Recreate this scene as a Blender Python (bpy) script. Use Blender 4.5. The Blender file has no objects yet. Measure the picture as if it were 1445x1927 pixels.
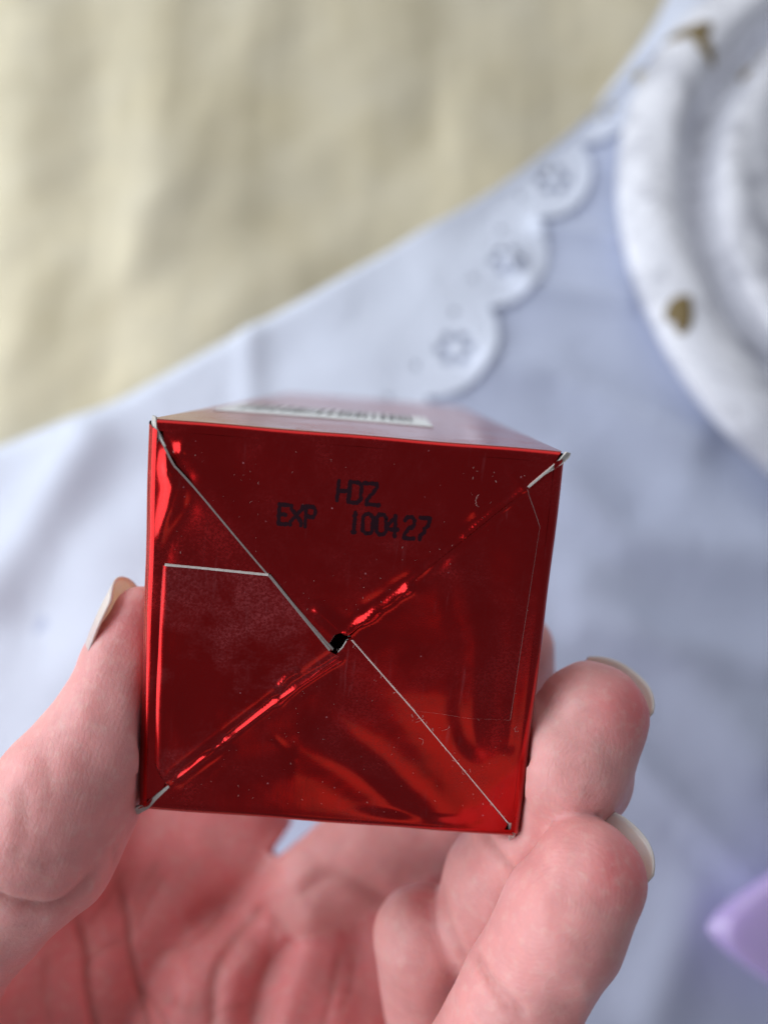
import bpy, bmesh, math, random
import numpy as np
from mathutils import Vector, Matrix, noise as mnoise

C = bpy.context.scene.collection
S = bpy.context.scene
rng = random.Random(7)

# ------------------------------------------------------------------ camera
FPX, CX, CY = 1440.0, 722.5, 963.5          # focal length and centre in photo pixels (1445 x 1927)
TILT = math.radians(18)                     # camera looks down, 18 degrees off the vertical
CAMZ = 0.300
cam_d = bpy.data.cameras.new('camera'); cam = bpy.data.objects.new('camera', cam_d); C.objects.link(cam)
cam.location = (0, 0, CAMZ); cam.rotation_euler = (TILT, 0, 0)
cam_d.sensor_fit = 'VERTICAL'; cam_d.sensor_height = 36.0
cam_d.lens = 36.0 * FPX / 1927.0
cam_d.clip_start = 0.005; cam_d.clip_end = 20
cam_d.dof.use_dof = True; cam_d.dof.focus_distance = 0.095
cam_d.dof.aperture_fstop = 8.5
S.camera = cam
# ------------------------------------------------------------------ light
w = bpy.data.worlds.new('World'); S.world = w; w.use_nodes = True
bg = w.node_tree.nodes['Background']
bg.inputs[0].default_value = (0.82, 0.88, 1.0, 1); bg.inputs[1].default_value = 0.20
def area(name, loc, target, sx, sy, power, col):
    l = bpy.data.lights.new(name, 'AREA'); l.shape = 'RECTANGLE'; l.size = sx; l.size_y = sy
    l.energy = power; l.color = col
    o = bpy.data.objects.new(name, l); C.objects.link(o); o.location = loc
    d = Vector(target) - Vector(loc); o.rotation_euler = d.to_track_quat('-Z', 'Y').to_euler()
    return o
area('window_light', (-0.74, 0.08, 0.47), (0, 0.05, 0.08), 1.3, 0.85, 11.5, (0.92, 0.96, 1.0))
area('added_foil_light', (0.06, -0.72, 0.64), (0, 0.0, 0.2), 0.34, 0.22, 0.125, (1.0, 0.70, 0.34))  # unseen lamp, added to put a warm glow in the foil
area('far_light', (0.10, 0.95, 0.58), (0, 0.0, 0.10), 1.4, 0.85, 4.0, (1.0, 0.985, 0.96))
S.view_settings.view_transform = 'Standard'; S.view_settings.look = 'None'
S.view_settings.exposure = 0.0; S.view_settings.gamma = 1.0

# ------------------------------------------------------------------ helpers
MM = 0.001
Rm = np.array([[1, 0, 0], [0, math.cos(TILT), -math.sin(TILT)], [0, math.sin(TILT), math.cos(TILT)]])
CL = np.array([0, 0, CAMZ])
def ray(px, py):                             # camera-frame direction (x right, y up, z ahead)
    return np.array([(px - CX) / FPX, -(py - CY) / FPX, 1.0])
def cm(px, py, d):                           # point at depth d (mm), camera frame, mm
    return ray(px, py) * d
def c2w(p):                                  # camera frame mm -> world m
    p = np.asarray(p, float); q = p * np.array([1, 1, -1.0]) * MM
    return q @ Rm.T + CL
def dir2w(v):
    return (np.asarray(v, float) * np.array([1, 1, -1.0])) @ Rm.T
def tab(px, py, z=0.016):                      # point of the table plane (height z in m)
    dw = dir2w(ray(px, py)); t = (z - CAMZ) / dw[2]
    return CL + dw * t

def props(o, label=None, cat=None, group=None, kind=None):
    if label: o['label'] = label
    if cat: o['category'] = cat
    if group: o['group'] = group
    if kind: o['kind'] = kind
    return o
def mesh_obj(name, verts, faces, mats, parent=None, smooth=True, midx=None):
    me = bpy.data.meshes.new(name)
    me.from_pydata([tuple(map(float, v)) for v in verts], [], [tuple(map(int, f)) for f in faces])
    for m in (mats if isinstance(mats, (list, tuple)) else [mats]): me.materials.append(m)
    if midx is not None: me.polygons.foreach_set('material_index', np.asarray(midx, np.int32))
    if smooth: me.polygons.foreach_set('use_smooth', np.ones(len(me.polygons), bool))
    me.update()
    o = bpy.data.objects.new(name, me); C.objects.link(o)
    if parent: o.parent = parent
    return o
def bm_obj(name, bm, mats, parent=None, smooth=True):
    me = bpy.data.meshes.new(name); bm.to_mesh(me); bm.free()
    for m in (mats if isinstance(mats, (list, tuple)) else [mats]): me.materials.append(m)
    if smooth: me.polygons.foreach_set('use_smooth', np.ones(len(me.polygons), bool))
    o = bpy.data.objects.new(name, me); C.objects.link(o)
    if parent: o.parent = parent
    return o
def grid_faces(nu, nv):
    i, j = np.meshgrid(np.arange(nu - 1), np.arange(nv - 1), indexing='ij')
    a = (i * nv + j).ravel()
    return np.c_[a, a + nv, a + nv + 1, a + 1]
def wob(x, y, seed, f=1.0, n=6):             # smooth pseudo-noise, sum of sines, about -1..1
    r = np.random.RandomState(seed); s = 0
    for k in range(n):
        a = r.uniform(0, 2 * math.pi); fr = f * r.uniform(0.6, 1.8)
        s = s + np.sin((np.cos(a) * x + np.sin(a) * y) * fr + r.uniform(0, 6.28))
    return s / math.sqrt(n) / 1.2
def seg_dist(x, y, poly):                    # distance to polyline and arc position
    best = np.full(np.shape(x), 1e9); arc = np.zeros(np.shape(x)); L = 0
    for (ax, ay), (bx, by) in zip(poly[:-1], poly[1:]):
        dx, dy = bx - ax, by - ay; l2 = dx * dx + dy * dy + 1e-12
        t = np.clip(((x - ax) * dx + (y - ay) * dy) / l2, 0, 1)
        d = np.hypot(x - ax - t * dx, y - ay - t * dy)
        m = d < best; best = np.where(m, d, best); arc = np.where(m, L + t * math.sqrt(l2), arc)
        L += math.sqrt(l2)
    return best, arc, L
def catmull(pts, n):
    P = [np.asarray(p, float) for p in pts]; P = [2 * P[0] - P[1]] + P + [2 * P[-1] - P[-2]]
    out = []
    for i in range(1, len(P) - 2):
        for k in range(n):
            t = k / n; a, b, c, d = P[i - 1:i + 3]
            out.append(0.5 * (2 * b + (c - a) * t + (2 * a - 5 * b + 4 * c - d) * t * t + (3 * b - a - 3 * c + d) * t ** 3))
    out.append(P[-2]); return np.array(out)

# ------------------------------------------------------------------ materials
class NT:
    def __init__(s, name):
        s.m = bpy.data.materials.new(name); s.m.use_nodes = True; s.t = s.m.node_tree
        s.p = s.t.nodes['Principled BSDF']; s.out = s.t.nodes['Material Output']
        s.tc = s.t.nodes.new('ShaderNodeTexCoord')
    def n(s, typ, **kw):
        nd = s.t.nodes.new('ShaderNode' + typ)
        for k, v in kw.items():
            if hasattr(nd, k): setattr(nd, k, v)
            else: nd.inputs[k.replace('_', ' ')].default_value = v
        return nd
    def l(s, a, b): s.t.links.new(a, b)
    def coord(s, scale=(1, 1, 1), rot=(0, 0, 0), src='Object'):
        mp = s.n('Mapping'); mp.inputs['Scale'].default_value = scale; mp.inputs['Rotation'].default_value = rot
        s.l(s.tc.outputs[src], mp.inputs['Vector']); return mp.outputs[0]
    def noise(s, vec, scale, detail=4, rough=0.55, dist=0.0):
        nd = s.n('TexNoise'); nd.inputs['Scale'].default_value = scale; nd.inputs['Detail'].default_value = detail
        nd.inputs['Roughness'].default_value = rough; nd.inputs['Distortion'].default_value = dist
        s.l(vec, nd.inputs['Vector']); return nd.outputs['Fac']
    def ramp(s, fac, stops):
        r = s.n('ValToRGB'); e = r.color_ramp.elements
        while len(e) < len(stops): e.new(0.5)
        for el, (p, c) in zip(e, stops):
            el.position = p; el.color = c if len(c) == 4 else (*c, 1)
        s.l(fac, r.inputs[0]); return r.outputs[0]
    def math(s, op, a, b=None, clamp=False):
        nd = s.n('Math'); nd.operation = op; nd.use_clamp = clamp
        for i, v in enumerate((a, b)):
            if v is None: continue
            if isinstance(v, (int, float)): nd.inputs[i].default_value = v
            else: s.l(v, nd.inputs[i])
        return nd.outputs[0]
    def mix(s, fac, a, b):
        nd = s.n('MixRGB')
        for i, v in enumerate((fac, a, b)):
            if isinstance(v, (int, float)): nd.inputs[i].default_value = v
            elif isinstance(v, tuple): nd.inputs[i].default_value = v if len(v) == 4 else (*v, 1)
            else: s.l(v, nd.inputs[i])
        return nd.outputs[0]
    def bump(s, h, strength, dist, prev=None):
        b = s.n('Bump'); b.inputs['Strength'].default_value = strength; b.inputs['Distance'].default_value = dist
        s.l(h, b.inputs['Height'])
        if prev is not None: s.l(prev, b.inputs['Normal'])
        return b.outputs[0]
    def set(s, **kw):
        for k, v in kw.items():
            i = s.p.inputs[k.replace('_', ' ')]
            if isinstance(v, (int, float)): i.default_value = v
            elif isinstance(v, tuple): i.default_value = v if len(v) != 3 or i.type != 'RGBA' else (*v, 1)
            else: s.l(v, i)
        return s.m

def mat_foil(name, worn):  # worn: amount of scuffing and of painted pink haze
    s = NT(name); o = s.coord()
    n1 = s.noise(o, 120, 3); n2 = s.noise(s.coord((1, 0.06, 1)), 1900, 3)       # fine vertical rubbing marks
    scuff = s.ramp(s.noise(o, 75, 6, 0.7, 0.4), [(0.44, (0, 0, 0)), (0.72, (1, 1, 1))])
    grain = s.ramp(s.noise(o, 3200, 2), [(0.40, (0, 0, 0)), (0.66, (1, 1, 1))])
    scr = s.ramp(n2, [(0.60, (0, 0, 0)), (0.74, (1, 1, 1))])
    scr = s.math('MULTIPLY', scr, s.ramp(s.noise(o, 95, 3), [(0.48, (0, 0, 0)), (0.66, (1, 1, 1))]))
    gm = s.math('MULTIPLY_ADD', grain, 0.8); gm.node.inputs[2].default_value = 0.2; wear_haze = s.math('MULTIPLY', scuff, gm)
    v = s.n('TexVoronoi'); v.inputs['Scale'].default_value = 900; s.l(o, v.inputs['Vector'])
    dust = s.ramp(v.outputs['Distance'], [(0.06, (1, 1, 1)), (0.12, (0, 0, 0))])
    dsel = s.ramp(v.outputs['Color'], [(0.80, (0, 0, 0)), (0.84, (1, 1, 1))])
    dust = s.math('MULTIPLY', s.math('MULTIPLY', dust, dsel), 0.5)
    rough = s.math('MULTIPLY_ADD', n1, 0.10); rough.node.inputs[2].default_value = 0.145
    rough = s.math('ADD', rough, s.math('MULTIPLY', wear_haze, 0.22))
    b = s.bump(s.noise(o, 5200, 2), 0.10, 0.00005)
    b = s.bump(s.noise(s.coord((1, 0.05, 1)), 2600, 2), 0.10, 0.00004, b)
    b = s.bump(s.noise(o, 160, 2), 0.22, 0.0004, b)
    s.set(Base_Color=s.mix(n1, (0.40, 0.0055, 0.006), (0.48, 0.009, 0.010)), Metallic=1.0, Roughness=rough, Normal=b,
          Coat_Weight=0.28, Coat_Roughness=0.08)
    d = s.n('BsdfDiffuse'); d.inputs[0].default_value = (0.62, 0.28, 0.32, 1)  # scattered window light painted as pink diffuse over the scuffs
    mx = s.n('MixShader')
    fac = s.math('ADD', s.math('ADD', s.math('MULTIPLY', wear_haze, 0.022 * worn), s.math('MULTIPLY', scr, 0.07)), dust, True)
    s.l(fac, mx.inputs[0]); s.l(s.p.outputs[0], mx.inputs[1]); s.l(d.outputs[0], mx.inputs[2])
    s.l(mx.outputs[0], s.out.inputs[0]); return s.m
def mat_card():
    s = NT('white_card'); o = s.coord()
    n = s.noise(o, 2500, 4)
    return s.set(Base_Color=s.mix(n, (0.44, 0.42, 0.39), (0.76, 0.74, 0.71)), Roughness=0.85, Normal=s.bump(n, 0.5, 0.0001))
def mat_plain(name, col, rough, **kw):
    s = NT(name); n = s.noise(s.coord(), 900, 3)
    c2 = tuple(min(1, c * 1.12) for c in col); c1 = tuple(c * 0.88 for c in col)
    return s.set(Base_Color=s.mix(n, c1, c2), Roughness=rough, **kw)
def mat_cloth(name, ca, cb):
    s = NT(name); o = s.coord()
    wv = s.n('TexWave'); wv.inputs['Scale'].default_value = 420; s.l(s.coord(rot=(0, 0, 0.5)), wv.inputs['Vector'])
    wh = s.n('TexWave'); wh.inputs['Scale'].default_value = 420; s.l(s.coord(rot=(0, 0, 0.5 + math.pi / 2)), wh.inputs['Vector'])
    h = s.math('ADD', wv.outputs[1], wh.outputs[1])
    n = s.noise(o, 14, 5)
    b = s.bump(s.noise(o, 38, 3, 0.5, 0.6), 0.22, 0.006); b = s.bump(h, 0.25, 0.0002, b)
    return s.set(Base_Color=s.mix(n, ca, cb), Roughness=0.8, Normal=b, Sheen_Weight=0.15)
def mat_gold():
    s = NT('gold_weave'); o = s.coord()
    a = 0.10
    wv = s.n('TexWave'); wv.inputs['Scale'].default_value = 260; wv.inputs['Distortion'].default_value = 0.6
    s.l(s.coord(rot=(0, 0, a + math.pi / 2)), wv.inputs['Vector'])
    streak = s.noise(s.coord((1, 0.16, 1), (0, 0, -0.35)), 26, 4, 0.5, 0.5)
    blot = s.noise(o, 15, 5, 0.6)
    slub = s.noise(s.coord((0.05, 1, 1), (0, 0, a)), 420, 3)
    c = s.mix(s.ramp(streak, [(0.3, (0, 0, 0)), (0.7, (1, 1, 1))]), (0.41, 0.355, 0.22), (0.83, 0.745, 0.53))
    c = s.mix(s.ramp(blot, [(0.35, (0, 0, 0)), (0.65, (0.55, 0.55, 0.55))]), c, (0.64, 0.60, 0.49))
    c = s.mix(s.math('MULTIPLY', slub, 0.22), c, (0.55, 0.50, 0.34))
    c = s.mix(s.math('MULTIPLY', wv.outputs[1], 0.16), c, (0.46, 0.42, 0.29))
    b = s.bump(streak, 0.18, 0.006); b = s.bump(wv.outputs[1], 0.4, 0.0004, b)
    return s.set(Base_Color=c, Roughness=0.42, Normal=b, Metallic=0.25, Sheen_Weight=0.25)
def mat_chalk():
    s = NT('chalk_paint'); o = s.coord()
    n = s.noise(o, 45, 5, 0.6); sm = s.noise(o, 24, 6, 0.65, 1.4)
    c = s.mix(n, (0.74, 0.76, 0.84), (0.84, 0.85, 0.92))
    c = s.mix(s.ramp(sm, [(0.50, (0, 0, 0)), (0.62, (0.5, 0.5, 0.5))]), c, (0.28, 0.29, 0.36))
    v = s.noise(s.coord((1, 1, 1)), 60, 3, 0.5, 1.0)
    crack = s.ramp(v, [(0.490, (0, 0, 0)), (0.500, (0.75, 0.75, 0.75)), (0.510, (0, 0, 0))])
    c = s.mix(crack, c, (0.30, 0.31, 0.36))
    return s.set(Base_Color=c, Roughness=0.38, Normal=s.bump(n, 0.12, 0.002), Coat_Weight=0.35)
def mat_skin():
    s = NT('skin'); o = s.coord()
    at = s.n('Attribute'); at.attribute_name = 'flush_shade'
    ph = s.n('Attribute'); ph.attribute_name = 'ridge'
    am = s.n('Attribute'); am.attribute_name = 'ridge_amount'
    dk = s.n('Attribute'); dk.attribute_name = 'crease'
    n1 = s.noise(o, 190, 5, 0.6); n2 = s.noise(o, 650, 4, 0.6)
    c = s.mix(at.outputs['Fac'], (0.86, 0.50, 0.475), (0.76, 0.195, 0.205))
    c = s.mix(s.ramp(n1, [(0.36, (0.5, 0.5, 0.5)), (0.60, (0, 0, 0))]), c, (0.66, 0.30, 0.29))
    c = s.mix(s.math('MULTIPLY', s.ramp(n2, [(0.50, (0, 0, 0)), (0.75, (1, 1, 1))]), 0.30), c, (0.82, 0.62, 0.55))
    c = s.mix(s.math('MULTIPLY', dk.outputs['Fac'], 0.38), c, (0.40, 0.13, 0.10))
    wobble = s.noise(o, 900, 2)
    sn = s.math('SINE', s.math('ADD', ph.outputs['Fac'], s.math('MULTIPLY', wobble, 6.0)))
    sn = s.math('MULTIPLY', s.math('MULTIPLY', sn, am.outputs['Fac']), s.ramp(s.noise(o, 330, 3), [(0.35, (0.15, 0.15, 0.15)), (0.6, (1, 1, 1))]))
    c = s.mix(s.math('MULTIPLY', s.math('MAXIMUM', sn, 0.0), 0.05), c, (0.55, 0.22, 0.20))
    v = s.n('TexVoronoi'); v.feature = 'DISTANCE_TO_EDGE'; v.inputs['Scale'].default_value = 1500
    s.l(s.coord((1, 0.55, 1), (0.2, 0.1, 0.5)), v.inputs['Vector'])
    ve = s.ramp(v.outputs['Distance'], [(0.0, (0, 0, 0)), (0.16, (1, 1, 1))])
    b = s.bump(n2, 0.20, 0.0006); b = s.bump(ve, 0.13, 0.0001, b); b = s.bump(sn, 0.14, 0.00005, b)
    return s.set(Base_Color=c, Roughness=s.math('MULTIPLY_ADD', n2, 0.2) if False else 0.46, Normal=b, Specular_IOR_Level=0.42,
                 Subsurface_Weight=0.5, Subsurface_Radius=(0.0036, 0.0013, 0.0008), Subsurface_Scale=1.0)
def mat_nail():
    s = NT('nail'); at = s.n('Attribute'); at.attribute_name = 'tip'
    c = s.ramp(at.outputs['Fac'], [(0.0, (0.78, 0.48, 0.48)), (0.66, (0.80, 0.55, 0.54)), (0.78, (0.86, 0.68, 0.61)), (1.0, (0.90, 0.78, 0.71))])
    return s.set(Base_Color=c, Roughness=0.30, Coat_Weight=0.3, Transmission_Weight=0.12, Subsurface_Weight=0.6, Subsurface_Radius=(0.002, 0.0014, 0.001),
                 Subsurface_Scale=1.0, Normal=s.bump(s.noise(s.coord((1, 0.2, 1)), 1500, 2), 0.1, 0.0001))
def mat_lilac():
    s = NT('lilac_gloss'); n = s.noise(s.coord(), 60, 3)
    return s.set(Base_Color=s.mix(n, (0.62, 0.48, 0.97), (0.70, 0.56, 0.99)), Roughness=0.2, Coat_Weight=0.8,
                 Subsurface_Weight=0.2, Subsurface_Radius=(0.003, 0.002, 0.004), Subsurface_Scale=1.0)
FOIL, FOIL_SCUFF_HAZE, CARD = mat_foil('red_foil', 1.6), mat_foil('scuffed_hazed_red_foil', 8.0), mat_card()  # second foil: heavier scuffs with window haze painted in
INK = mat_plain('black_ink', (0.020, 0.003, 0.008), 0.5, Specular_IOR_Level=0.15)
CLOTH = mat_cloth('white_cotton', (0.50, 0.555, 0.74), (0.56, 0.615, 0.78)); LACE = mat_cloth('white_lace_cotton', (0.68, 0.73, 0.87), (0.74, 0.79, 0.91))
GOLD, CHALK, SKIN, NAIL, LILAC = mat_gold(), mat_chalk(), mat_skin(), mat_nail(), mat_lilac()
LABEL = mat_plain('label_paper', (0.84, 0.87, 0.92), 0.55)
CHIP = mat_plain('gold_chip', (0.19, 0.135, 0.05), 0.6)
WOOD = mat_plain('table_wood', (0.30, 0.20, 0.12), 0.6)

# ------------------------------------------------------------------ table and cloths
bt = bmesh.new(); bmesh.ops.create_cube(bt, size=1)
bmesh.ops.scale(bt, vec=(1.6, 1.6, 0.03), verts=bt.verts); bmesh.ops.translate(bt, vec=(0.1, 0.1, -0.024), verts=bt.verts)
bmesh.ops.bevel(bt, geom=bt.edges[:], offset=0.006, segments=3, affect='EDGES')
props(bm_obj('table', bt, WOOD, smooth=False), kind='structure')

def ridges(X, Y, lst):                       # soft cloth folds: pixel polylines on the table
    h = np.zeros_like(X)
    for pts, amp, wd in lst:
        pl = [tuple(tab(*p)[:2]) for p in pts]
        d, _, _ = seg_dist(X, Y, pl); h += amp * np.exp(-(d / wd) ** 2)
    return h
gx, gy = np.meshgrid(np.linspace(-0.62, 0.72, 300), np.linspace(-0.55, 0.80, 300), indexing='ij')
gz = 0.0022 * wob(gx, gy, 3, 34) + 0.0004 * wob(gx, gy, 4, 150) + 0.004
gz += ridges(gx, gy, [([(330, -200), (290, 130), (250, 420)], 0.005, 0.020), ([(60, 0), (40, 300)], 0.004, 0.018),
                      ([(520, -100), (330, 330)], 0.003, 0.014), ([(860, 0), (800, 200), (560, 380)], -0.004, 0.02),
                      ([(720, 170), (600, 420), (330, 640)], 0.003, 0.02)])
gz = np.maximum(gz, -0.006)
gold = mesh_obj('gold_cloth', np.c_[gx.ravel(), gy.ravel(), gz.ravel()], grid_faces(300, 300), GOLD)
props(gold, 'pale gold woven cloth filling the upper left behind the red carton', 'cloth')

BND = catmull([tab(*p)[:2] for p in [(-900, 1290), (-400, 1020), (0, 832), (190, 765), (380, 662), (560, 566), (700, 486), (850, 402), (1000, 312), (1150, 178), (1330, 0), (1560, -260), (1900, -700)]], 20)
def under(h): return h
# lower sheet
n_s, n_t = len(BND), 190
tt = np.linspace(0, 1, n_t) ** 1.2 * 0.62
dv = np.array([0.56, -0.83])
LX = BND[:, None, 0] + dv[0] * (tt + 0.004); LY = BND[:, None, 1] + dv[1] * (tt + 0.004)
def sheet_h(X, Y):
    h = 0.0011 * wob(X, Y, 11, 40) + 0.0003 * wob(X, Y, 12, 130)
    h += ridges(X, Y, [([(1180, 560), (1000, 540), (960, 500)], 0.004, 0.006), ([(1300, 830), (1050, 700), (930, 690)], 0.005, 0.010),
                       ([(1160, 440), (1020, 425)], 0.004, 0.005), ([(1440, 1050), (1180, 1010), (1050, 900)], 0.005, 0.012),
                       ([(1440, 1420), (1260, 1230), (1100, 1100)], 0.004, 0.012), ([(1190, 1420), (1420, 1660)], 0.003, 0.006),
                       ([(1230, 1900), (1300, 1700)], 0.004, 0.010), ([(1100, 1180), (1445, 1250)], 0.003, 0.009),
                       ([(1300, 930), (1445, 1000)], 0.003, 0.012)])
    return h * 1.1
LZ = 0.0135 + sheet_h(LX, LY)
low = mesh_obj('white_tablecloth', np.c_[LX.ravel(), LY.ravel(), LZ.ravel()], grid_faces(n_s, n_t)[:, ::-1], CLOTH)
props(low, 'plain white cotton cloth lying flat beneath the scalloped lace hem and the dish', 'tablecloth')
# upper sheet ending in a scalloped eyelet hem
EDG = catmull([tab(*p)[:2] for p in [(1620, -560), (1420, -240), (1285, -10), (1180, 130), (1090, 262), (1005, 415), (925, 560), (832, 700), (700, 850), (500, 1030), (300, 1200), (60, 1380), (-200, 1540), (-600, 1640)]], 24)
seg = np.r_[0, np.cumsum(np.hypot(*np.diff(EDG, axis=0).T))]
PITCH = 0.0500
k5 = 5 * 24                                   # arc position of the valley at (1005,415)
NS = int(seg[-1] / 0.0009)
su = np.linspace(0, seg[-1], NS)
ex, ey = np.interp(su, seg, EDG[:, 0]), np.interp(su, seg, EDG[:, 1])
tx, ty = np.gradient(ex), np.gradient(ey); tl = np.hypot(tx, ty); tx /= tl; ty /= tl
nx, ny = -ty, tx                              # walking down-left along the edge, the left side is outward
if nx[NS // 2] * 0.56 + ny[NS // 2] * -0.83 < 0: nx, ny = -nx, -ny
ph = (su - seg[k5]) / PITCH
lobe = 0.0150 * np.abs(np.sin(np.pi * ph)) ** 0.62
bs = np.r_[0, np.cumsum(np.hypot(*np.diff(BND[::-1], axis=0).T))]
bu = np.linspace(0, bs[-1], NS)
bx, by = np.interp(bu, bs, BND[::-1, 0]), np.interp(bu, bs, BND[::-1, 1])
# match rows by projecting the hem onto the fold line
dlen = np.array([1e9] * NS)
fr = np.linspace(0, 0.034, 40)
rows = []
gap = np.array([np.hypot(BND[:, 0] - a, BND[:, 1] - b).min() for a, b in zip(ex, ey)])
inn = np.minimum(0.0215, np.maximum(gap - 0.004, 0.002)); inn = np.convolve(np.pad(inn, 25, 'edge'), np.ones(51) / 51, 'valid')
ox, oy = ex + nx * lobe, ey + ny * lobe
for k, f in enumerate(fr):
    a = f / 0.034
    rows.append(np.c_[ox * (1 - a) + (ex - nx * inn) * a, oy * (1 - a) + (ey - ny * inn) * a])
ix, iy = ex - nx * inn, ey - ny * inn
jj = np.array([np.argmin((BND[:, 0] - a) ** 2 + (BND[:, 1] - b) ** 2) for a, b in zip(ix, iy)])
jx, jy = BND[jj, 0], BND[jj, 1]
ker = np.ones(61) / 61
sm = lambda v: np.convolve(np.pad(v, 30, 'edge'), ker, 'valid')
jx, jy = sm(jx), sm(jy)
for a in np.linspace(0, 1, 26)[1:]:
    rows.append(np.c_[ix * (1 - a) + jx * a, iy * (1 - a) + jy * a])
U = np.stack(rows, 1)                         # NS x nrow x 2
nrow = U.shape[1]
lift = np.interp(np.arange(nrow), [0, 6, 39, nrow - 3, nrow - 1], [0.0019, 0.0014, 0.0018, 0.0034, 0.0010])
UZ = 0.0135 + sheet_h(U[..., 0], U[..., 1]) + lift[None, :] + 0.0008 * wob(U[..., 0], U[..., 1], 21, 120) \
     + ridges(U[..., 0], U[..., 1], [([(170, 830), (90, 960), (-20, 1120)], 0.004, 0.010), ([(470, 620), (470, 760)], 0.002, 0.006), ([(60, 1180), (200, 900)], -0.002, 0.014)])
F = grid_faces(NS, nrow)
fi, fj = F[:, 0] // nrow, F[:, 0] % nrow
pc = ph[np.minimum(fi, NS - 1)] - np.floor(ph[np.minimum(fi, NS - 1)]) - 0.5
ctr = U.reshape(-1, 2)[F].mean(1)
kk = np.floor(ph[fi]).astype(int)
lc = {}
for kq in np.unique(kk):
    i0 = int(np.argmin(np.abs(ph - (kq + 0.5)))); lc[kq] = (ex[i0] - nx[i0] * 0.001, ey[i0] - ny[i0] * 0.001, math.atan2(ny[i0], nx[i0]))
hole = np.zeros(len(F), bool)
for kq, (hx, hy, an) in lc.items():
    if hx < -0.06: continue
    for p in range(6):
        a = an + math.pi / 6 + p * math.pi / 3
        ax, ay = hx + 0.0060 * math.cos(a), hy + 0.0060 * math.sin(a)
        dx, dy = ctr[:, 0] - ax, ctr[:, 1] - ay
        r_, q_ = dx * math.cos(a) + dy * math.sin(a), -dx * math.sin(a) + dy * math.cos(a)
        hole |= (r_ / 0.0025) ** 2 + (q_ / 0.0020) ** 2 < 1
    a0 = an + math.pi * 0.5
    for sgn in (-1, 1):                       # a pair of small eyelets beside each valley
        ax, ay = hx + 0.0150 * math.cos(a0) * sgn - 0.010 * math.cos(an), hy + 0.0150 * math.sin(a0) * sgn - 0.010 * math.sin(an)
        hole |= np.hypot(ctr[:, 0] - ax, ctr[:, 1] - ay) < 0.0013
hole &= fj < 39
lace = mesh_obj('lace_edged_cloth', np.c_[U.reshape(-1, 2), UZ.ravel()], F[~hole], LACE)
so = lace.modifiers.new('thickness', 'SOLIDIFY'); so.thickness = 0.0004; so.offset = -1
props(lace, 'white cloth with a scalloped eyelet lace hem between the gold cloth and the tablecloth', 'cloth')

# ------------------------------------------------------------------ dish
rim_px = [(1330, 0), (1230, 75), (1184, 180), (1170, 330), (1192, 470), (1250, 620), (1330, 745), (1445, 880)]
HZ = 0.030
RP = np.array([tab(x, y, HZ) for x, y in rim_px])[:, :2]
A_ = np.c_[2 * RP, np.ones(len(RP))]; sol = np.linalg.lstsq(A_, (RP ** 2).sum(1), rcond=None)[0]
dc = sol[:2]; dr = math.sqrt(sol[2] + dc @ dc)
dish = bpy.data.objects.new('dish', None); C.objects.link(dish); dish.location = (dc[0], dc[1], 0.0155)
props(dish, 'round distressed white painted dish with raised rim and worn gold spots at upper right', 'dish')
def lathe(name, prof, mat, parent, nseg=220, wobble=0.0):
    th = np.linspace(0, 2 * math.pi, nseg, endpoint=False); V = []
    prof = catmull(prof, 6)
    for r_, z_ in prof:
        k = 1 + wobble * (np.sin(th * 7 + 1) * 0.5 + np.sin(th * 3) * 0.5)
        rr = r_ * k; V.append(np.c_[rr * np.cos(th), rr * np.sin(th), np.full(nseg, z_) + (0.0003 * np.sin(th * 11 + r_ * 300) if wobble else 0)])
    V = np.concatenate(V); n = len(prof); Fc = []
    for i in range(n - 1):
        a = i * nseg + np.arange(nseg); b = i * nseg + (np.arange(nseg) + 1) % nseg
        Fc.append(np.c_[a, b, b + nseg, a + nseg])
    return mesh_obj(name, V, np.concatenate(Fc), mat, parent)
W0 = dr
lathe('rim', [(W0 - 0.012, 0.0), (W0 - 0.003, 0.003), (W0, 0.010), (W0 - 0.003, 0.0145), (W0 - 0.011, 0.0185), (W0 - 0.021, 0.0180), (W0 - 0.028, 0.012), (W0 - 0.0325, 0.003), (W0 - 0.036, 0.0012)], CHALK, dish, wobble=0.0015)
lathe('well', [(W0 - 0.0358, 0.0011), (W0 - 0.0395, 0.0050), (W0 - 0.044, 0.0145), (W0 - 0.053, 0.0155), (W0 - 0.070, 0.0100), (W0 - 0.085, 0.0085), (0.010, 0.0080), (0.0005, 0.0080)], CHALK, dish, wobble=0.0015)
dp = bpy.context.evaluated_depsgraph_get()
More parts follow.
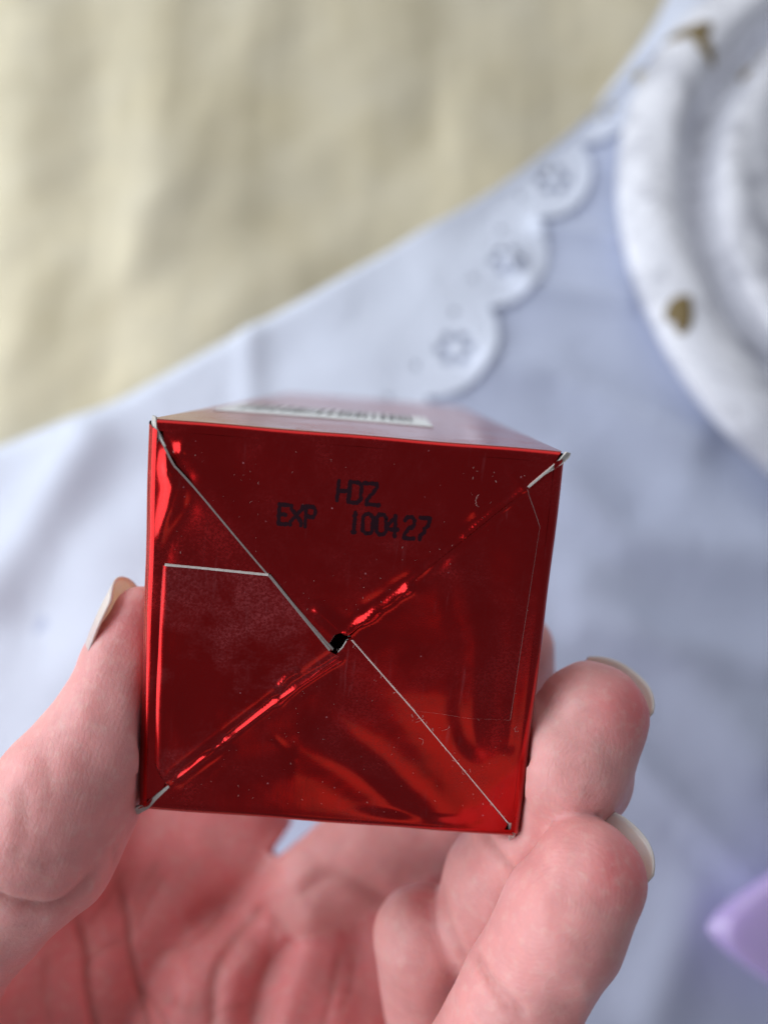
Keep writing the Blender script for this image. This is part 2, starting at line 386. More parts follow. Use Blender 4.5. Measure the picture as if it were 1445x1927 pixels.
def chip(px, py, sx, sy, rot, seed, zt):      # a worn spot: a thin irregular flake of bare gold lying on the paint
    c = tab(px, py, zt); r = np.random.RandomState(seed); n = 22
    th = np.linspace(0, 2 * math.pi, n, endpoint=False)
    rr = 1 + 0.25 * np.sin(th * 2 + r.uniform(0, 6)) + 0.18 * np.sin(th * 3 + r.uniform(0, 6))
    x, y = rr * np.cos(th) * sx, rr * np.sin(th) * sy
    X, Y = x * math.cos(rot) - y * math.sin(rot), x * math.sin(rot) + y * math.cos(rot)
    rings = [(1.0, 0.0), (0.93, 0.0007), (0.5, 0.0009)]
    V, Fc = [], []
    for k, hgt in rings:
        for a, b in zip(X * k, Y * k): V.append((c[0] - dc[0] + a, c[1] - dc[1] + b, hgt))
    V.append((c[0] - dc[0], c[1] - dc[1], 0.0009))
    for i in range(2):
        for j in range(n): Fc.append((i * n + j, i * n + (j + 1) % n, (i + 1) * n + (j + 1) % n, (i + 1) * n + j))
    for j in range(n): Fc.append((2 * n + j, 2 * n + (j + 1) % n, 3 * n))
    P = catmull([(W0, 0.010), (W0 - 0.003, 0.0145), (W0 - 0.011, 0.0185), (W0 - 0.021, 0.0180), (W0 - 0.029, 0.013), (W0 - 0.034, 0.006), (W0 - 0.041, 0.0075), (W0 - 0.046, 0.0115), (W0 - 0.055, 0.0120), (W0 - 0.070, 0.0100), (W0 - 0.085, 0.0085), (0.010, 0.0080)], 6)
    out = []
    for v in V:
        rad = math.hypot(v[0], v[1]); z = np.interp(rad, P[::-1, 0], P[::-1, 1]); out.append((v[0], v[1], z + v[2] + 0.0002))
    mesh_obj('worn_spot', out, Fc, CHIP, dish)
chip(1280, 588, 0.0044, 0.0085, -0.35, 1, 0.033)
chip(1300, 62, 0.0085, 0.0058, 0.3, 2, 0.033)
chip(1322, 92, 0.0034, 0.0085, 0.2, 3, 0.032)
chip(1447, 110, 0.0075, 0.0110, -0.4, 4, 0.0305)

# ------------------------------------------------------------------ lilac object, lower right
b = bmesh.new()
tipz, topz = 0.016, 0.040
pts = [tab(1278, 1742, 0.033), tab(1560, 1555, 0.035), tab(1600, 1960, 0.030), tab(1322, 1765, topz), tab(1570, 1600, topz), tab(1600, 1880, topz),
       tab(1330, 1760, tipz), tab(1540, 1620, tipz), tab(1580, 1930, tipz)]
for p in pts: b.verts.new(tuple(p))
bmesh.ops.convex_hull(b, input=b.verts[:])
bmesh.ops.dissolve_limit(b, angle_limit=0.05, verts=b.verts[:], edges=b.edges[:])
bmesh.ops.triangulate(b, faces=b.faces[:])
bmesh.ops.subdivide_edges(b, edges=b.edges[:], cuts=11, use_grid_fill=True)
for _ in range(26): bmesh.ops.smooth_vert(b, verts=b.verts[:], factor=0.5, use_axis_x=True, use_axis_y=True, use_axis_z=True)
lil = bm_obj('lilac_ornament', b, LILAC)
props(lil, 'glossy lilac pointed ornament cut off by the lower right edge', 'ornament')

# ------------------------------------------------------------------ red foil carton
CORN = [(284, 786), (1076, 850), (970, 1584), (249, 1530)]
rays = np.array([ray(*p) for p in CORN])
sd = np.linalg.solve(np.c_[rays[0], -rays[1], rays[2]], rays[3])
P4 = np.r_[sd, 1][:, None] * rays; P4 *= 50.0 / np.linalg.norm(P4[1] - P4[0])
BEX = P4[1] - P4[0]; BEX /= np.linalg.norm(BEX)
BN = np.cross(BEX, P4[0] - P4[3]); BN /= np.linalg.norm(BN)
if BN[2] > 0: BN = -BN                         # outward normal, towards the camera
BEY = np.cross(BEX, BN) if np.dot(np.cross(BEX, BN), P4[0] - P4[3]) > 0 else -np.cross(BEX, BN)
BC = P4.mean(0); BW, BH, BL = 50.0, 51.0, 132.0
def face(px, py, z=0.0):                       # photo pixel -> carton face coordinates (mm)
    r_ = ray(px, py); o = BC + BN * z; t = (o @ BN) / (r_ @ BN); q = r_ * t - BC
    return np.array([q @ BEX, q @ BEY])
def box_local(P): q = P - BC; return q @ BEX, q @ BEY, q @ BN
carton = bpy.data.objects.new('foil_carton', None); C.objects.link(carton)
ex_, ey_, ez_ = dir2w(BEX), dir2w(BEY), dir2w(BN)
M = Matrix(((ex_[0], ey_[0], ez_[0], 0), (ex_[1], ey_[1], ez_[1], 0), (ex_[2], ey_[2], ez_[2], 0), (0, 0, 0, 1)))
carton.matrix_world = Matrix.Translation(Vector(c2w(BC))) @ M
props(carton, 'shiny red foil carton with folded bottom flaps facing up, held in the hand', 'carton')

RB = 1.35                                      # fold radius (mm)
SEAM1 = [face(*p) for p in [(292, 806), (330, 876), (500, 1077), (605, 1203), (628, 1224)]]
SEAM2 = [face(*p) for p in [(1072, 856), (990, 920), (875, 1010), (765, 1100), (652, 1190)]]
SEAM3 = [face(*p) for p in [(662, 1202), (780, 1336), (866, 1440), (958, 1550)]]
SEAM4 = [face(*p) for p in [(250, 1530), (317, 1479), (425, 1394), (520, 1320), (640, 1236)]]
def crumple(x, y, seam, lo, hi, amp, wd, seed):
    d, a, L = seam_d(x, y, seam); t = a / L
    env = 1 / (1 + np.exp(-(t - lo) * 60)) / (1 + np.exp((t - hi) * 60))
    return env * amp * np.clip(0.62 + 0.42 * wob(a, 0 * a, int(seed * 10) + 70, 0.7) + 0.16 * wob(a, 0 * a, int(seed * 10) + 90, 3.0), 0.05, 1.3) * np.exp(-(d / (wd * (1 + 0.3 * np.sin(a * 0.7 + seed)))) ** 2)
def seam_d(x, y, s): return seg_dist(x, y, [tuple(q) for q in s])
def bumpline(x, y, pts, amp, wd):
    d, _, _ = seg_dist(x, y, [tuple(face(*p)) for p in pts]); return amp * np.exp(-(d / wd) ** 2)
def cup(x, y):                                 # flaps sag towards the rounded folds
    e = np.minimum(BW / 2 - np.abs(x), BH / 2 - np.abs(y)); return -0.30 * np.exp(-np.maximum(e, 0) / 1.3) - 0.55 * np.exp(-np.maximum(BH / 2 - y, 0) / 1.8)
def base_h(x, y):
    e = np.clip(np.minimum(BW / 2 - np.abs(x), BH / 2 - np.abs(y)) / 5 - 0.2, 0, 1); e = e * e * (3 - 2 * e)
    return e * base_w(x, y)
def far3(x, y): return 1 - np.exp(-(seam_d(x, y, SEAM3)[0] / 2.5) ** 2)
def base_w(x, y): return 0.20 * wob(x, y, 31, 0.17) + 0.06 * wob(x, y, 32, 0.42) + 0.005 * wob(x, y, 33, 1.2)
def seams24(x, y):
    b = lambda pts, a, w_: bumpline(x, y, pts, a * (1.9 if w_ < 0.45 else 1.6 if w_ == 0.46 else 0.7), w_)
    h = b([(317, 1479), (370, 1438), (425, 1397)], 0.24, 0.36) * (0.75 + 0.4 * wob(x + y, x - y, 79, 1.6)) - b([(345, 1483), (430, 1415)], 0.16, 0.5) - b([(330, 1452), (415, 1385)], 0.12, 0.5)
    h += b([(425, 1392), (480, 1350), (522, 1317)], 0.28, 0.30) + b([(523, 1322), (560, 1289), (600, 1264), (640, 1238)], 0.26, 0.32)
    h += b([(528, 1289), (542, 1272), (560, 1262)], 0.16, 0.28) - b([(540, 1312), (620, 1256)], 0.14, 0.8) - b([(440, 1372), (520, 1306)], 0.14, 0.6)
    h += b([(990, 923), (930, 962), (875, 1009)], 0.26, 0.40) - b([(960, 930), (880, 992)], 0.20, 0.6) - b([(950, 965), (890, 1012)], 0.16, 0.6)
    h += b([(868, 1018), (820, 1056), (768, 1101)], 0.14, 0.40)
    bead = 0.80 + 0.26 * wob(x + y, x - y, 77, 1.3)
    h += b([(768, 1106), (720, 1141), (652, 1189)], 0.52, 0.46) * bead - b([(760, 1090), (690, 1140)], 0.14, 0.7)
    return h + 0.03 * np.exp(-((seam_d(x, y, SEAM2)[0] - 0.6) / 0.8) ** 2) * wob(x, y, 78, 2.2)
def h_top(x, y):
    h = base_h(x, y) + cup(x, y) + seams24(x, y)
    h += bumpline(x, y, [(350, 780), (352, 815), (340, 850)], 0.22, 0.5) + bumpline(x, y, [(300, 800), (318, 850), (350, 900)], -0.25, 1.0)
    h += bumpline(x, y, [(952, 870), (975, 905), (992, 922)], 0.20, 0.45) + bumpline(x, y, [(930, 850), (925, 900), (890, 960)], 0.12, 0.6)
    h += bumpline(x, y, [(600, 1150), (640, 1186)], 0.35, 0.7)
    return h
def h_left(x, y):
    h = base_h(x, y) + cup(x, y) * 1.1
    h += bumpline(x, y, [(316, 880), (332, 915), (322, 955), (294, 1002)], 0.55, 1.25) + bumpline(x, y, [(310, 850), (318, 880)], 0.3, 0.8)
    h -= bumpline(x, y, [(350, 960), (310, 1010), (300, 1060)], 0.25, 1.6)
    return h
def h_right(x, y):
    h = base_h(x, y) + cup(x, y)
    h += far3(x, y) * bumpline(x, y, [(860, 1060), (885, 1200), (880, 1400)], 0.55, 2.6) + bumpline(x, y, [(965, 1400), (985, 1200), (1010, 1010)], -0.2, 1.3)
    h -= bumpline(x, y, [(958, 1520), (992, 1450)], 0.30, 1.3) * far3(x, y)
    return h
def h_bot(x, y):
    h = base_h(x, y) + cup(x, y) + seams24(x, y)
    h += far3(x, y) * bumpline(x, y, [(560, 1290), (700, 1390), (830, 1530)], 0.32, 3.2) - bumpline(x, y, [(430, 1440), (560, 1400), (680, 1470), (760, 1545)], 0.42, 2.8)
    h += far3(x, y) * bumpline(x, y, [(900, 1550), (950, 1570)], -0.25, 1.5)
    h += bumpline(x, y, [(517, 1392), (553, 1430)], 0.06, 0.3)
    return h
def fade(x, y, hf):
    e = np.clip((np.minimum(BW / 2 - np.abs(x), BH / 2 - np.abs(y)) - RB) / 1.8, 0, 1); e = e * e * (3 - 2 * e)
    c = cup(x, y); return c + (hf(x, y) - c) * e
def flap(name, poly, hfun, zb, soft, parent, step=0.34, thick=0.42, bev=0.14, white=(), foil=None):
    """poly: face coords (mm); soft: indices of edges that run on into a fold and get no cut edge"""
    bm = bmesh.new(); vs = [bm.verts.new((p[0], p[1], 0)) for p in poly]; bm.faces.new(vs)
    P = np.array(poly); lo, hi = P.min(0), P.max(0)
    for ax in (0, 1):
        no = (1, 0, 0) if ax == 0 else (0, 1, 0)
        for c in np.arange(math.floor(lo[ax] / step) * step + step, hi[ax], step):
            co = (c, 0, 0) if ax == 0 else (0, c, 0)
            bmesh.ops.bisect_plane(bm, geom=bm.verts[:] + bm.edges[:] + bm.faces[:], dist=1e-4, plane_co=co, plane_no=no)
    X = np.array([v.co.x for v in bm.verts]); Y = np.array([v.co.y for v in bm.verts]); Z = fade(X, Y, hfun) + zb
    for v, z in zip(bm.verts, Z): v.co.z = z
    bm.normal_update()
    n = len(poly); A = P; B = np.roll(P, -1, 0)
    ccw = np.sum(A[:, 0] * B[:, 1] - B[:, 0] * A[:, 1]) > 0
    new = {}
    for e in [e for e in bm.edges if len(e.link_faces) == 1]:
        m = (e.verts[0].co + e.verts[1].co) / 2
        dd = []
        for i in range(n):
            d = B[i] - A[i]; t = np.clip(((m.x - A[i, 0]) * d[0] + (m.y - A[i, 1]) * d[1]) / (d @ d), 0, 1)
            dd.append(math.hypot(m.x - A[i, 0] - t * d[0], m.y - A[i, 1] - t * d[1]))
        k = int(np.argmin(dd))
        if k in soft: continue
        d = B[k] - A[k]; d = d / np.linalg.norm(d); o = np.array([d[1], -d[0]]) if ccw else np.array([-d[1], d[0]])
        q = []
        for v in e.verts:
            key = (v.index, v.co.x, v.co.y, k)
            if key not in new:
                j1 = 0.06 * math.sin(v.co.x * 5.1 + v.co.y * 7.3)
                new[key] = (bm.verts.new((v.co.x + o[0] * (bev + j1 * bev), v.co.y + o[1] * (bev + j1 * bev), v.co.z - thick * 0.45)),
                            bm.verts.new((v.co.x + o[0] * bev, v.co.y + o[1] * bev, v.co.z - thick)))
            q.append(new[key])
        e.smooth = False
        f0 = e.link_faces[0]
        l = [l for l in f0.loops if l.edge == e][0]
        a, b_ = (0, 1) if l.vert == e.verts[0] else (1, 0)
        f = bm.faces.new((e.verts[b_], e.verts[a], q[a][0], q[b_][0])); f.material_index = 1 if k in white else 0
        f = bm.faces.new((q[b_][0], q[a][0], q[a][1], q[b_][1])); f.material_index = 1
    for v in bm.verts: v.co *= MM
    bm.normal_update()
    if sum(f.normal.z for f in bm.faces) < 0: bmesh.ops.reverse_faces(bm, faces=bm.faces[:])
    return bm_obj(name, bm, [foil or FOIL, CARD], parent)
x0, x1, y0, y1 = -BW / 2 + RB, BW / 2 - RB, -BH / 2 + RB, BH / 2 - RB
F_ = lambda *p: face(*p)
top_flap = flap('bottom_flap', [(x0 + 0.6, y1), (x1 - 0.4, y1), F_(1062, 872), F_(997, 930), F_(879, 1016), F_(769, 1106), F_(655, 1194), F_(641, 1189), F_(630, 1194), F_(623, 1205), F_(612, 1220), F_(470, 1072), F_(312, 880)], h_top, 0.0, (0, 2, 3, 4, 5, 10), carton, bev=0.05, white=(6, 7, 8, 9))
left_flap = flap('bottom_flap', [(x0, y0 + 0.9), F_(262, 1514), F_(306, 1484), F_(320, 1458), F_(612, 1228), F_(626, 1222), F_(500, 1078), F_(330, 878), F_(300, 826), (x0, y1 - 1.6)], h_left, 0.26, (9, 0, 1, 2), carton, bev=0.15, white=(5, 6, 7, 8))
right_flap = flap('bottom_flap', [(x1, y0 + 1.2), (x1, y1 - 0.9), F_(1056, 874), F_(993, 925), F_(984, 942), F_(676, 1197), F_(655, 1200), F_(662, 1203), F_(780, 1336), F_(866, 1440), F_(957, 1549)], h_right, 0.10, (0, 1, 2, 3, 10), carton, bev=0.16, white=(7, 8, 9))
bot_flap = flap('bottom_flap', [(x0 + 0.6, y0), F_(258, 1526), F_(303, 1482), F_(314, 1476), F_(421, 1391), F_(516, 1317), F_(636, 1228), F_(645, 1219), F_(652, 1207), F_(660, 1203), F_(779, 1337), F_(865, 1441), F_(955, 1552), (x1 - 0.8, y0)], h_bot, -0.06, (13, 0, 1, 2, 3, 4, 5), carton, bev=0.08, white=(6, 7))
props(left_flap, 'left bottom flap with a pale cut edge'); props(top_flap, 'upper bottom flap printed with the expiry date')
def ramp_in(x, y, seam, near, far):
    k = 1 - np.exp(-(seam_d(x, y, seam)[0] / 0.85) ** 2); return near(x, y) * (1 - k) + far(x, y) * k
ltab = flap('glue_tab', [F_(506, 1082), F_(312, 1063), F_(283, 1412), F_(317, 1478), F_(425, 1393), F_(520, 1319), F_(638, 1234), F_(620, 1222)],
            lambda x, y: ramp_in(x, y, SEAM4, h_bot, lambda x, y: base_h(x, y) + cup(x, y) * 1.1 + seams24(x, y) + 0.05 * wob(x, y, 41, 0.5) + 0.56), -0.03, (3, 4, 5, 6), bot_flap, bev=0.23, white=(0, 7), foil=FOIL_SCUFF_HAZE)
rtab = flap('glue_tab', [F_(990, 920), F_(875, 1012), F_(765, 1102), F_(660, 1194), F_(664, 1202), F_(781, 1334), F_(959, 1354), F_(1015, 992)],
            lambda x, y: ramp_in(x, y, SEAM2, h_top, lambda x, y: h_right(x, y) + seams24(x, y) + 0.03 * wob(x, y, 42, 0.5) + 0.30), 0.03, (0, 1, 2), top_flap, bev=0.07, thick=0.3, white=(4, 5, 6, 7))

def side_panel(which):
    nb, nl, nw = 9, 40, 44
    half = BW / 2 if which in ('top', 'bottom') else BH / 2
    out = BH / 2 if which in ('top', 'bottom') else BW / 2
    prof = []                                   # (outward, z)
    for k in range(nb + 1):
        a = math.pi / 2 * k / nb
        g = (-0.12 if which == 'left' else -0.02) * math.exp(-((a - 0.75) / 0.22) ** 2)
        prof.append((out - RB + (RB + g) * math.sin(a), -RB + (RB + g) * math.cos(a) + {'left': 0.16, 'bottom': -0.17, 'right': -0.01, 'top': -0.37}[which] * (1 - k / nb)))
    for k in range(1, nl + 1): prof.append((out, -RB - (BL - RB) * (k / nl) ** 1.3))
    s_ = np.linspace(-half + 0.35, half - 0.35, nw)
    V = []
    for i, (o, z) in enumerate(prof):
        for t in s_:
            dent = 0.18 * math.sin(math.pi * (t / half * 0.5 + 0.5)) * min(1, max(0, -z - 3) / 20)
            oo = o + dent + 0.04 * math.sin(t * 0.35 + 1.3) * (1 if i <= nb else 0.3)
            lim = max(0.0, 0.9 * (1 - i / nb)) if i <= nb else 0
            tt = t * (half - 0.35 - lim) / (half - 0.35)
            V.append({'top': (tt, oo, z), 'bottom': (-tt, -oo, z), 'left': (-oo, tt, z), 'right': (oo, -tt, z)}[which])
    o = mesh_obj('side_panel', np.array(V) * MM, grid_faces(len(prof), nw)[:, ::-1], FOIL, carton)
    return o
for wch in ('top', 'bottom', 'left', 'right'): side_panel(wch)
ep = bmesh.new(); bmesh.ops.create_cube(ep, size=1)
bmesh.ops.scale(ep, vec=(BW * MM, BH * MM, 0.0008), verts=ep.verts); bmesh.ops.translate(ep, vec=(0, 0, -(BL + 0.2) * MM), verts=ep.verts)
bm_obj('end_panel', ep, FOIL, carton, smooth=False)
# pale card showing at the four corners
def sliver(pts):
    top = [np.r_[face(px, py, z), z] for px, py, z in pts]; n = len(top)
    V = top + [p + np.array([0, 0, -0.7]) for p in top]; Fc = [list(range(n)), list(range(2 * n - 1, n - 1, -1))]
    for i in range(n): Fc.append((i, i + n, (i + 1) % n + n, (i + 1) % n))
    b = bmesh.new()
    vs = [b.verts.new(tuple(p * MM)) for p in V]
    for f in Fc: b.faces.new([vs[i] for i in f])
    bmesh.ops.recalc_face_normals(b, faces=b.faces[:])
    return bm_obj('card_edge', b, CARD, carton, smooth=False)
sliver([(249, 1524, -0.7), (275, 1512, 0.0), (300, 1491, 0.12), (317, 1478, 0.22), (319, 1482, 0.22), (298, 1502, 0.12), (280, 1522, -0.1), (262, 1532, -0.6), (250, 1533, -0.9)])
sliver([(988, 919, 0.25), (1020, 892, 0.1), (1052, 866, -0.1), (1066, 851, -0.4), (1074, 853, -0.9), (1071, 861, -0.7), (1058, 873, -0.1), (1024, 894, 0.1), (991, 922, 0.25)])
sliver([(957, 1545, 0.0), (974, 1561, -0.7), (965, 1580, -1.2), (958, 1583, -1.0)])
sliver([(287, 782, -1.0), (293, 785, -0.6), (295, 806, 0.0), (312, 840, 0.1), (308, 842, 0.1), (288, 809, -0.2), (284, 806, -0.8)])

# expiry print: dot-matrix characters
FONT = {'H': ["10001", "10001", "10001", "11111", "10001", "10001", "10001"], 'D': ["11110", "10001", "10001", "10001", "10001", "10001", "11110"],
        'Z': ["11111", "00001", "00010", "00100", "01000", "10000", "11111"], 'E': ["11111", "10000", "10000", "11110", "10000", "10000", "11111"],
        'X': ["10001", "10001", "01010", "00100", "01010", "10001", "10001"], 'P': ["11110", "10001", "10001", "11110", "10000", "10000", "10000"],
        '1': ["00100", "01100", "00100", "00100", "00100", "00100", "01110"], '0': ["01110", "10001", "10001", "10001", "10001", "10001", "01110"],
        '4': ["00010", "00110", "01010", "10010", "11111", "00010", "00010"], '2': ["01110", "10001", "00001", "00110", "01000", "10000", "11111"],
        '7': ["11111", "00001", "00001", "00010", "00010", "00100", "00100"]}
pb = bmesh.new()
def dots(ch, pa, pb_, pc):                      # pixel corners: top-left, top-right, bottom-left of the glyph
    A, B, D = face(*pa), face(*pb_), face(*pc); G = FONT[ch]
    on = lambda r_, c_: 0 <= r_ < 7 and 0 <= c_ < 5 and G[r_][c_] == '1'
    spots = []
    for r_ in range(7):
        for c_ in range(5):
            if not on(r_, c_): continue
            spots.append((r_, c_))
            for dr_, dc_ in ((0, 1), (1, 0), (1, 1), (1, -1)):
                if not on(r_ + dr_, c_ + dc_): continue
                if dr_ and dc_ and (on(r_ + 1, c_) or on(r_, c_ + dc_)): continue
                spots.append((r_ + dr_ * 0.5, c_ + dc_ * 0.5))
    for rr, cc in spots:
        q = A + (B - A) * cc / 4 + (D - A) * rr / 6 + np.array([rng.gauss(0, 0.025), rng.gauss(0, 0.025)])
        zz = float(h_top(q[0:1], q[1:2])[0]) + 0.05
        z2 = zz + rng.uniform(0, 0.008)
        k1 = rng.uniform(0.21, 0.28)
        ring = [pb.verts.new(((q[0] + k1 * math.cos(a)) * MM, (q[1] + k1 * 1.1 * math.sin(a)) * MM, z2 * MM)) for a in np.linspace(0, 2 * math.pi, 9)[:-1]]
        pb.faces.new(ring)
for ch, a, b_, c_ in [('H', (638, 905), (659, 906), (634, 942)), ('D', (659, 907), (681, 909), (656, 945)), ('Z', (686, 909), (709, 911), (690, 949)),
                      ('E', (526, 950), (542, 951), (524, 986)), ('X', (548, 952), (569, 953), (546, 988)), ('P', (576, 953), (594, 955), (574, 991)),
                      ('1', (664, 965), (674, 966), (660, 1001)), ('0', (683, 967), (702, 968), (682, 1003)), ('0', (709, 968), (727, 969), (708, 1005)),
                      ('4', (730, 970), (749, 971), (728, 1008)), ('2', (762, 972), (780, 973), (760, 1012)), ('7', (790, 974), (809, 975), (780, 1014))]:
    dots(ch, a, b_, c_)
pr = bm_obj('expiry_print', pb, INK, top_flap, smooth=False); props(pr, 'black dot matrix print HDZ EXP 100427')

# barcode label on the top side
def topface(px, py):
    r_ = ray(px, py); pl = BC + BEY * (BH / 2 + 0.05); t = (pl @ BEY) / (r_ @ BEY); q = r_ * t - BC
    return q @ BEX, q @ BN
lx1, lz0 = topface(815, 806); _, lz1 = topface(800, 789)
lx0 = lx1 - 33.0
lb = bmesh.new(); YL = BH / 2
def slab(bm, xa, xb, za, zb, ya, yb, mi=0, seg=10):
    top = []
    xs = np.linspace(xa, xb, seg + 1)
    for x in xs:
        d = 0.18 * math.sin(math.pi * (x / BW + 0.5))
        top.append([bm.verts.new((x * MM, (yy + d * min(1, max(0, -z - 3) / 20)) * MM, z * MM)) for z, yy in ((za, yb), (zb, yb), (zb, ya), (za, ya))])
    for a, b_ in zip(top[:-1], top[1:]):
        for i in range(4): bm.faces.new((a[i], b_[i], b_[(i + 1) % 4], a[(i + 1) % 4]))
    bm.faces.new(top[0]); bm.faces.new(top[-1][::-1])
slab(lb, lx0, lx1, lz0, lz1, YL + 0.02, YL + 0.16)
bmesh.ops.recalc_face_normals(lb, faces=lb.faces[:])
label = bm_obj('barcode_label', lb, LABEL, carton, smooth=False)
bb = bmesh.new(); x = lx0 + 2; r2 = random.Random(3)
while x < lx1 - 2.6:
    wd = r2.choice([0.35, 0.35, 0.6, 0.9]); dz = lz1 - lz0
    slab(bb, x, x + wd, lz0 + dz * 0.30, lz1 - dz * 0.05, YL + 0.12, YL + 0.19, seg=1); x += wd + r2.choice([0.3, 0.4, 0.55, 0.8])
x = lx0 + 4
while x < lx1 - 5:                              # the row of digits below the bars, as short ticks
    x += 2.4
bmesh.ops.recalc_face_normals(bb, faces=bb.faces[:])
INKG = mat_plain('grey_ink', (0.06, 0.065, 0.085), 0.6)
bm_obj('barcode_bars', bb, INKG, label, smooth=False)

# lint and paper fibres on the foil
fb = bmesh.new()
def fibre(pts, rad, zoff=0.06):
    prev = None
    for i, (x, y, z) in enumerate(pts):
        ring = [fb.verts.new(((x + rad * math.cos(a)) * MM, (y + rad * math.sin(a)) * MM, (z + zoff + rad * (0.5 if k == 1 else 0)) * MM)) for k, a in enumerate((0, 2.1, 4.2))]
        if prev:
            for k in range(3): fb.faces.new((prev[k], prev[(k + 1) % 3], ring[(k + 1) % 3], ring[k]))
        prev = ring
def surf_z(x, y):
    A = np.array([x]), np.array([y]); return max(float(h_top(*A)[0]), float(h_bot(*A)[0]), float(h_right(*A)[0]) + 0.16)
def curly(px, py, n, step, turn, rad):
    x, y = face(px, py); a = rng.uniform(0, 6.28); P = []
    for _ in range(n):
        P.append((x, y, surf_z(x, y))); a += rng.gauss(turn, 0.45); x += step * math.cos(a); y += step * math.sin(a)
    fibre(P, rad)
for px, py in [(830, 1372), (872, 1446), (800, 1352), (905, 1245), (872, 1280), (972, 1367), (794, 1400), (540, 1280), (900, 930), (897, 935)]: curly(px, py, 8, 0.20, 0.28, 0.013)
for k in range(26):
    t = rng.random(); i = rng.choice([0, 1, 2]); a, c = SEAM3[i], SEAM3[i + 1]; q = a + (c - a) * t
    x, y = q + np.array([rng.gauss(0, 0.15), rng.gauss(0, 0.15)]); P = []; an = rng.uniform(0, 6.28)
    for _ in range(4):
        P.append((x, y, surf_z(x, y) + 0.05)); an += rng.gauss(0, 0.5); x += 0.16 * math.cos(an); y += 0.16 * math.sin(an)
    fibre(P, 0.018)
for k in range(340):
    px, py = rng.uniform(320, 1000), rng.uniform(850, 1530); x, y = face(px, py)
    if abs(x) > 23 or abs(y) > 23 or (505 < px < 825 and 890 < py < 1025): continue
    l = rng.choice([0.03, 0.05, 0.05, 0.1, 0.22]); an = rng.gauss(1.4, 0.7)
    fibre([(x, y, surf_z(x, y)), (x + l * math.cos(an), y + l * math.sin(an), surf_z(x, y))], rng.uniform(0.014, 0.030))
LINT = mat_plain('lint', (0.72, 0.60, 0.56), 0.8)
props(bm_obj('lint', fb, LINT, carton), kind='stuff')

# ------------------------------------------------------------------ hand
H = 0.68                                        # voxel size, mm
LO = np.array([-112.0, -186.0, 78.0]); HI = np.array([52.0, 12.0, 186.0])
NX = ((HI - LO) / H).astype(int)
axs = [(LO[i] + H * np.arange(NX[i])).astype(np.float32) for i in range(3)]
def smin(a, b, k):
    if k <= 0: return np.minimum(a, b)
    h = np.maximum(k - np.abs(a - b), 0) / k
    return np.minimum(a, b) - h * h * h * k / 6
class Field:
    def __init__(s): s.D = np.full(tuple(NX), 30.0, np.float32)
    def block(s, lo, hi, m):
        sl = []
        for i in range(3):
            a = int(max(0, math.floor((lo[i] - m - LO[i]) / H))); b = int(min(NX[i], math.ceil((hi[i] + m - LO[i]) / H)))
            if a >= b: return None, None
            sl.append(slice(a, b))
        g = np.meshgrid(*[axs[i][sl[i]] for i in range(3)], indexing='ij', sparse=True)
        return tuple(sl), g
    def cone(s, a, b, ra, rb, k=3.0, sq=None):
        """tapered capsule; sq=(axis, factor): squash along a direction (factor > 1 flattens)"""
        a, b = np.asarray(a, float), np.asarray(b, float); R = max(ra, rb)
        sl, g = s.block(np.minimum(a, b) - R, np.maximum(a, b) + R, 12)
        if sl is None: return s
        d = b - a; L2 = d @ d + 1e-9
        t = np.clip(((g[0] - a[0]) * d[0] + (g[1] - a[1]) * d[1] + (g[2] - a[2]) * d[2]) / L2, 0, 1)
        q = [g[i] - a[i] - t * d[i] for i in range(3)]
        if sq is not None:
            n = np.asarray(sq[0], float); n /= np.linalg.norm(n); c = (q[0] * n[0] + q[1] * n[1] + q[2] * n[2]) * (sq[1] - 1)
            q = [q[i] + c * n[i] for i in range(3)]
        v = np.sqrt(q[0] ** 2 + q[1] ** 2 + q[2] ** 2) - (ra + (rb - ra) * t)
        s.D[sl] = smin(s.D[sl], v.astype(np.float32), k); return s
    def ball(s, c, r, k=3.0, sq=None): return s.cone(c, np.asarray(c) + 1e-4, r, r, k, sq)
    def chain(s, pts, k=2.5):
        for (p, r), (p2, r2_) in zip(pts[:-1], pts[1:]): s.cone(p, p2, r, r2_, k)
        return s
def K(px, py, d, r): return (cm(px, py, d), r)
# middle finger (upper fingertip right of the carton)
mid = Field().chain([K(905, 1742, 113.5, 7.6), K(938, 1655, 111, 7.7), K(992, 1590, 108, 7.8), K(1072, 1420, 103.5, 7.8), K(1112, 1350, 103, 7.5)], 2.0)
prx = Field().chain([K(840, 2040, 142, 9.0), K(798, 1766, 115.5, 7.8)], 2.0)
mid.D = smin(mid.D, prx.D, 0.8)
mid.ball(cm(1065, 1440, 101.5), 7.9, 2.5); mid.ball(cm(1118, 1470, 105), 5.2, 3)
# ring finger (lower fingertip)
rin = Field().chain([K(960, 2330, 128, 9.0), K(870, 2080, 101, 8.2), K(976, 1880, 94, 7.4), K(1058, 1730, 92, 7.2), K(1105, 1652, 92.5, 6.9)], 2.0)
rin.ball(cm(1058, 1745, 90.5), 6.9, 2.5); rin.ball(cm(1095, 1770, 94), 5.0, 3)
# index finger: below and then behind the carton, tip on its right side
ind = Field().chain([K(600, 1655, 158, 10.5), K(820, 1535, 158, 10), K(945, 1430, 148, 8.4), K(962, 1300, 137, 7.8), K(962, 1222, 130, 7.2)], 2.0)
# little finger, below the frame
lit = Field().chain([K(900, 2560, 118, 8.0), K(880, 2380, 96, 7.2), K(960, 2220, 89, 6.8), K(1050, 2110, 87, 6.3), K(1080, 2070, 87, 5.8)], 2.0)
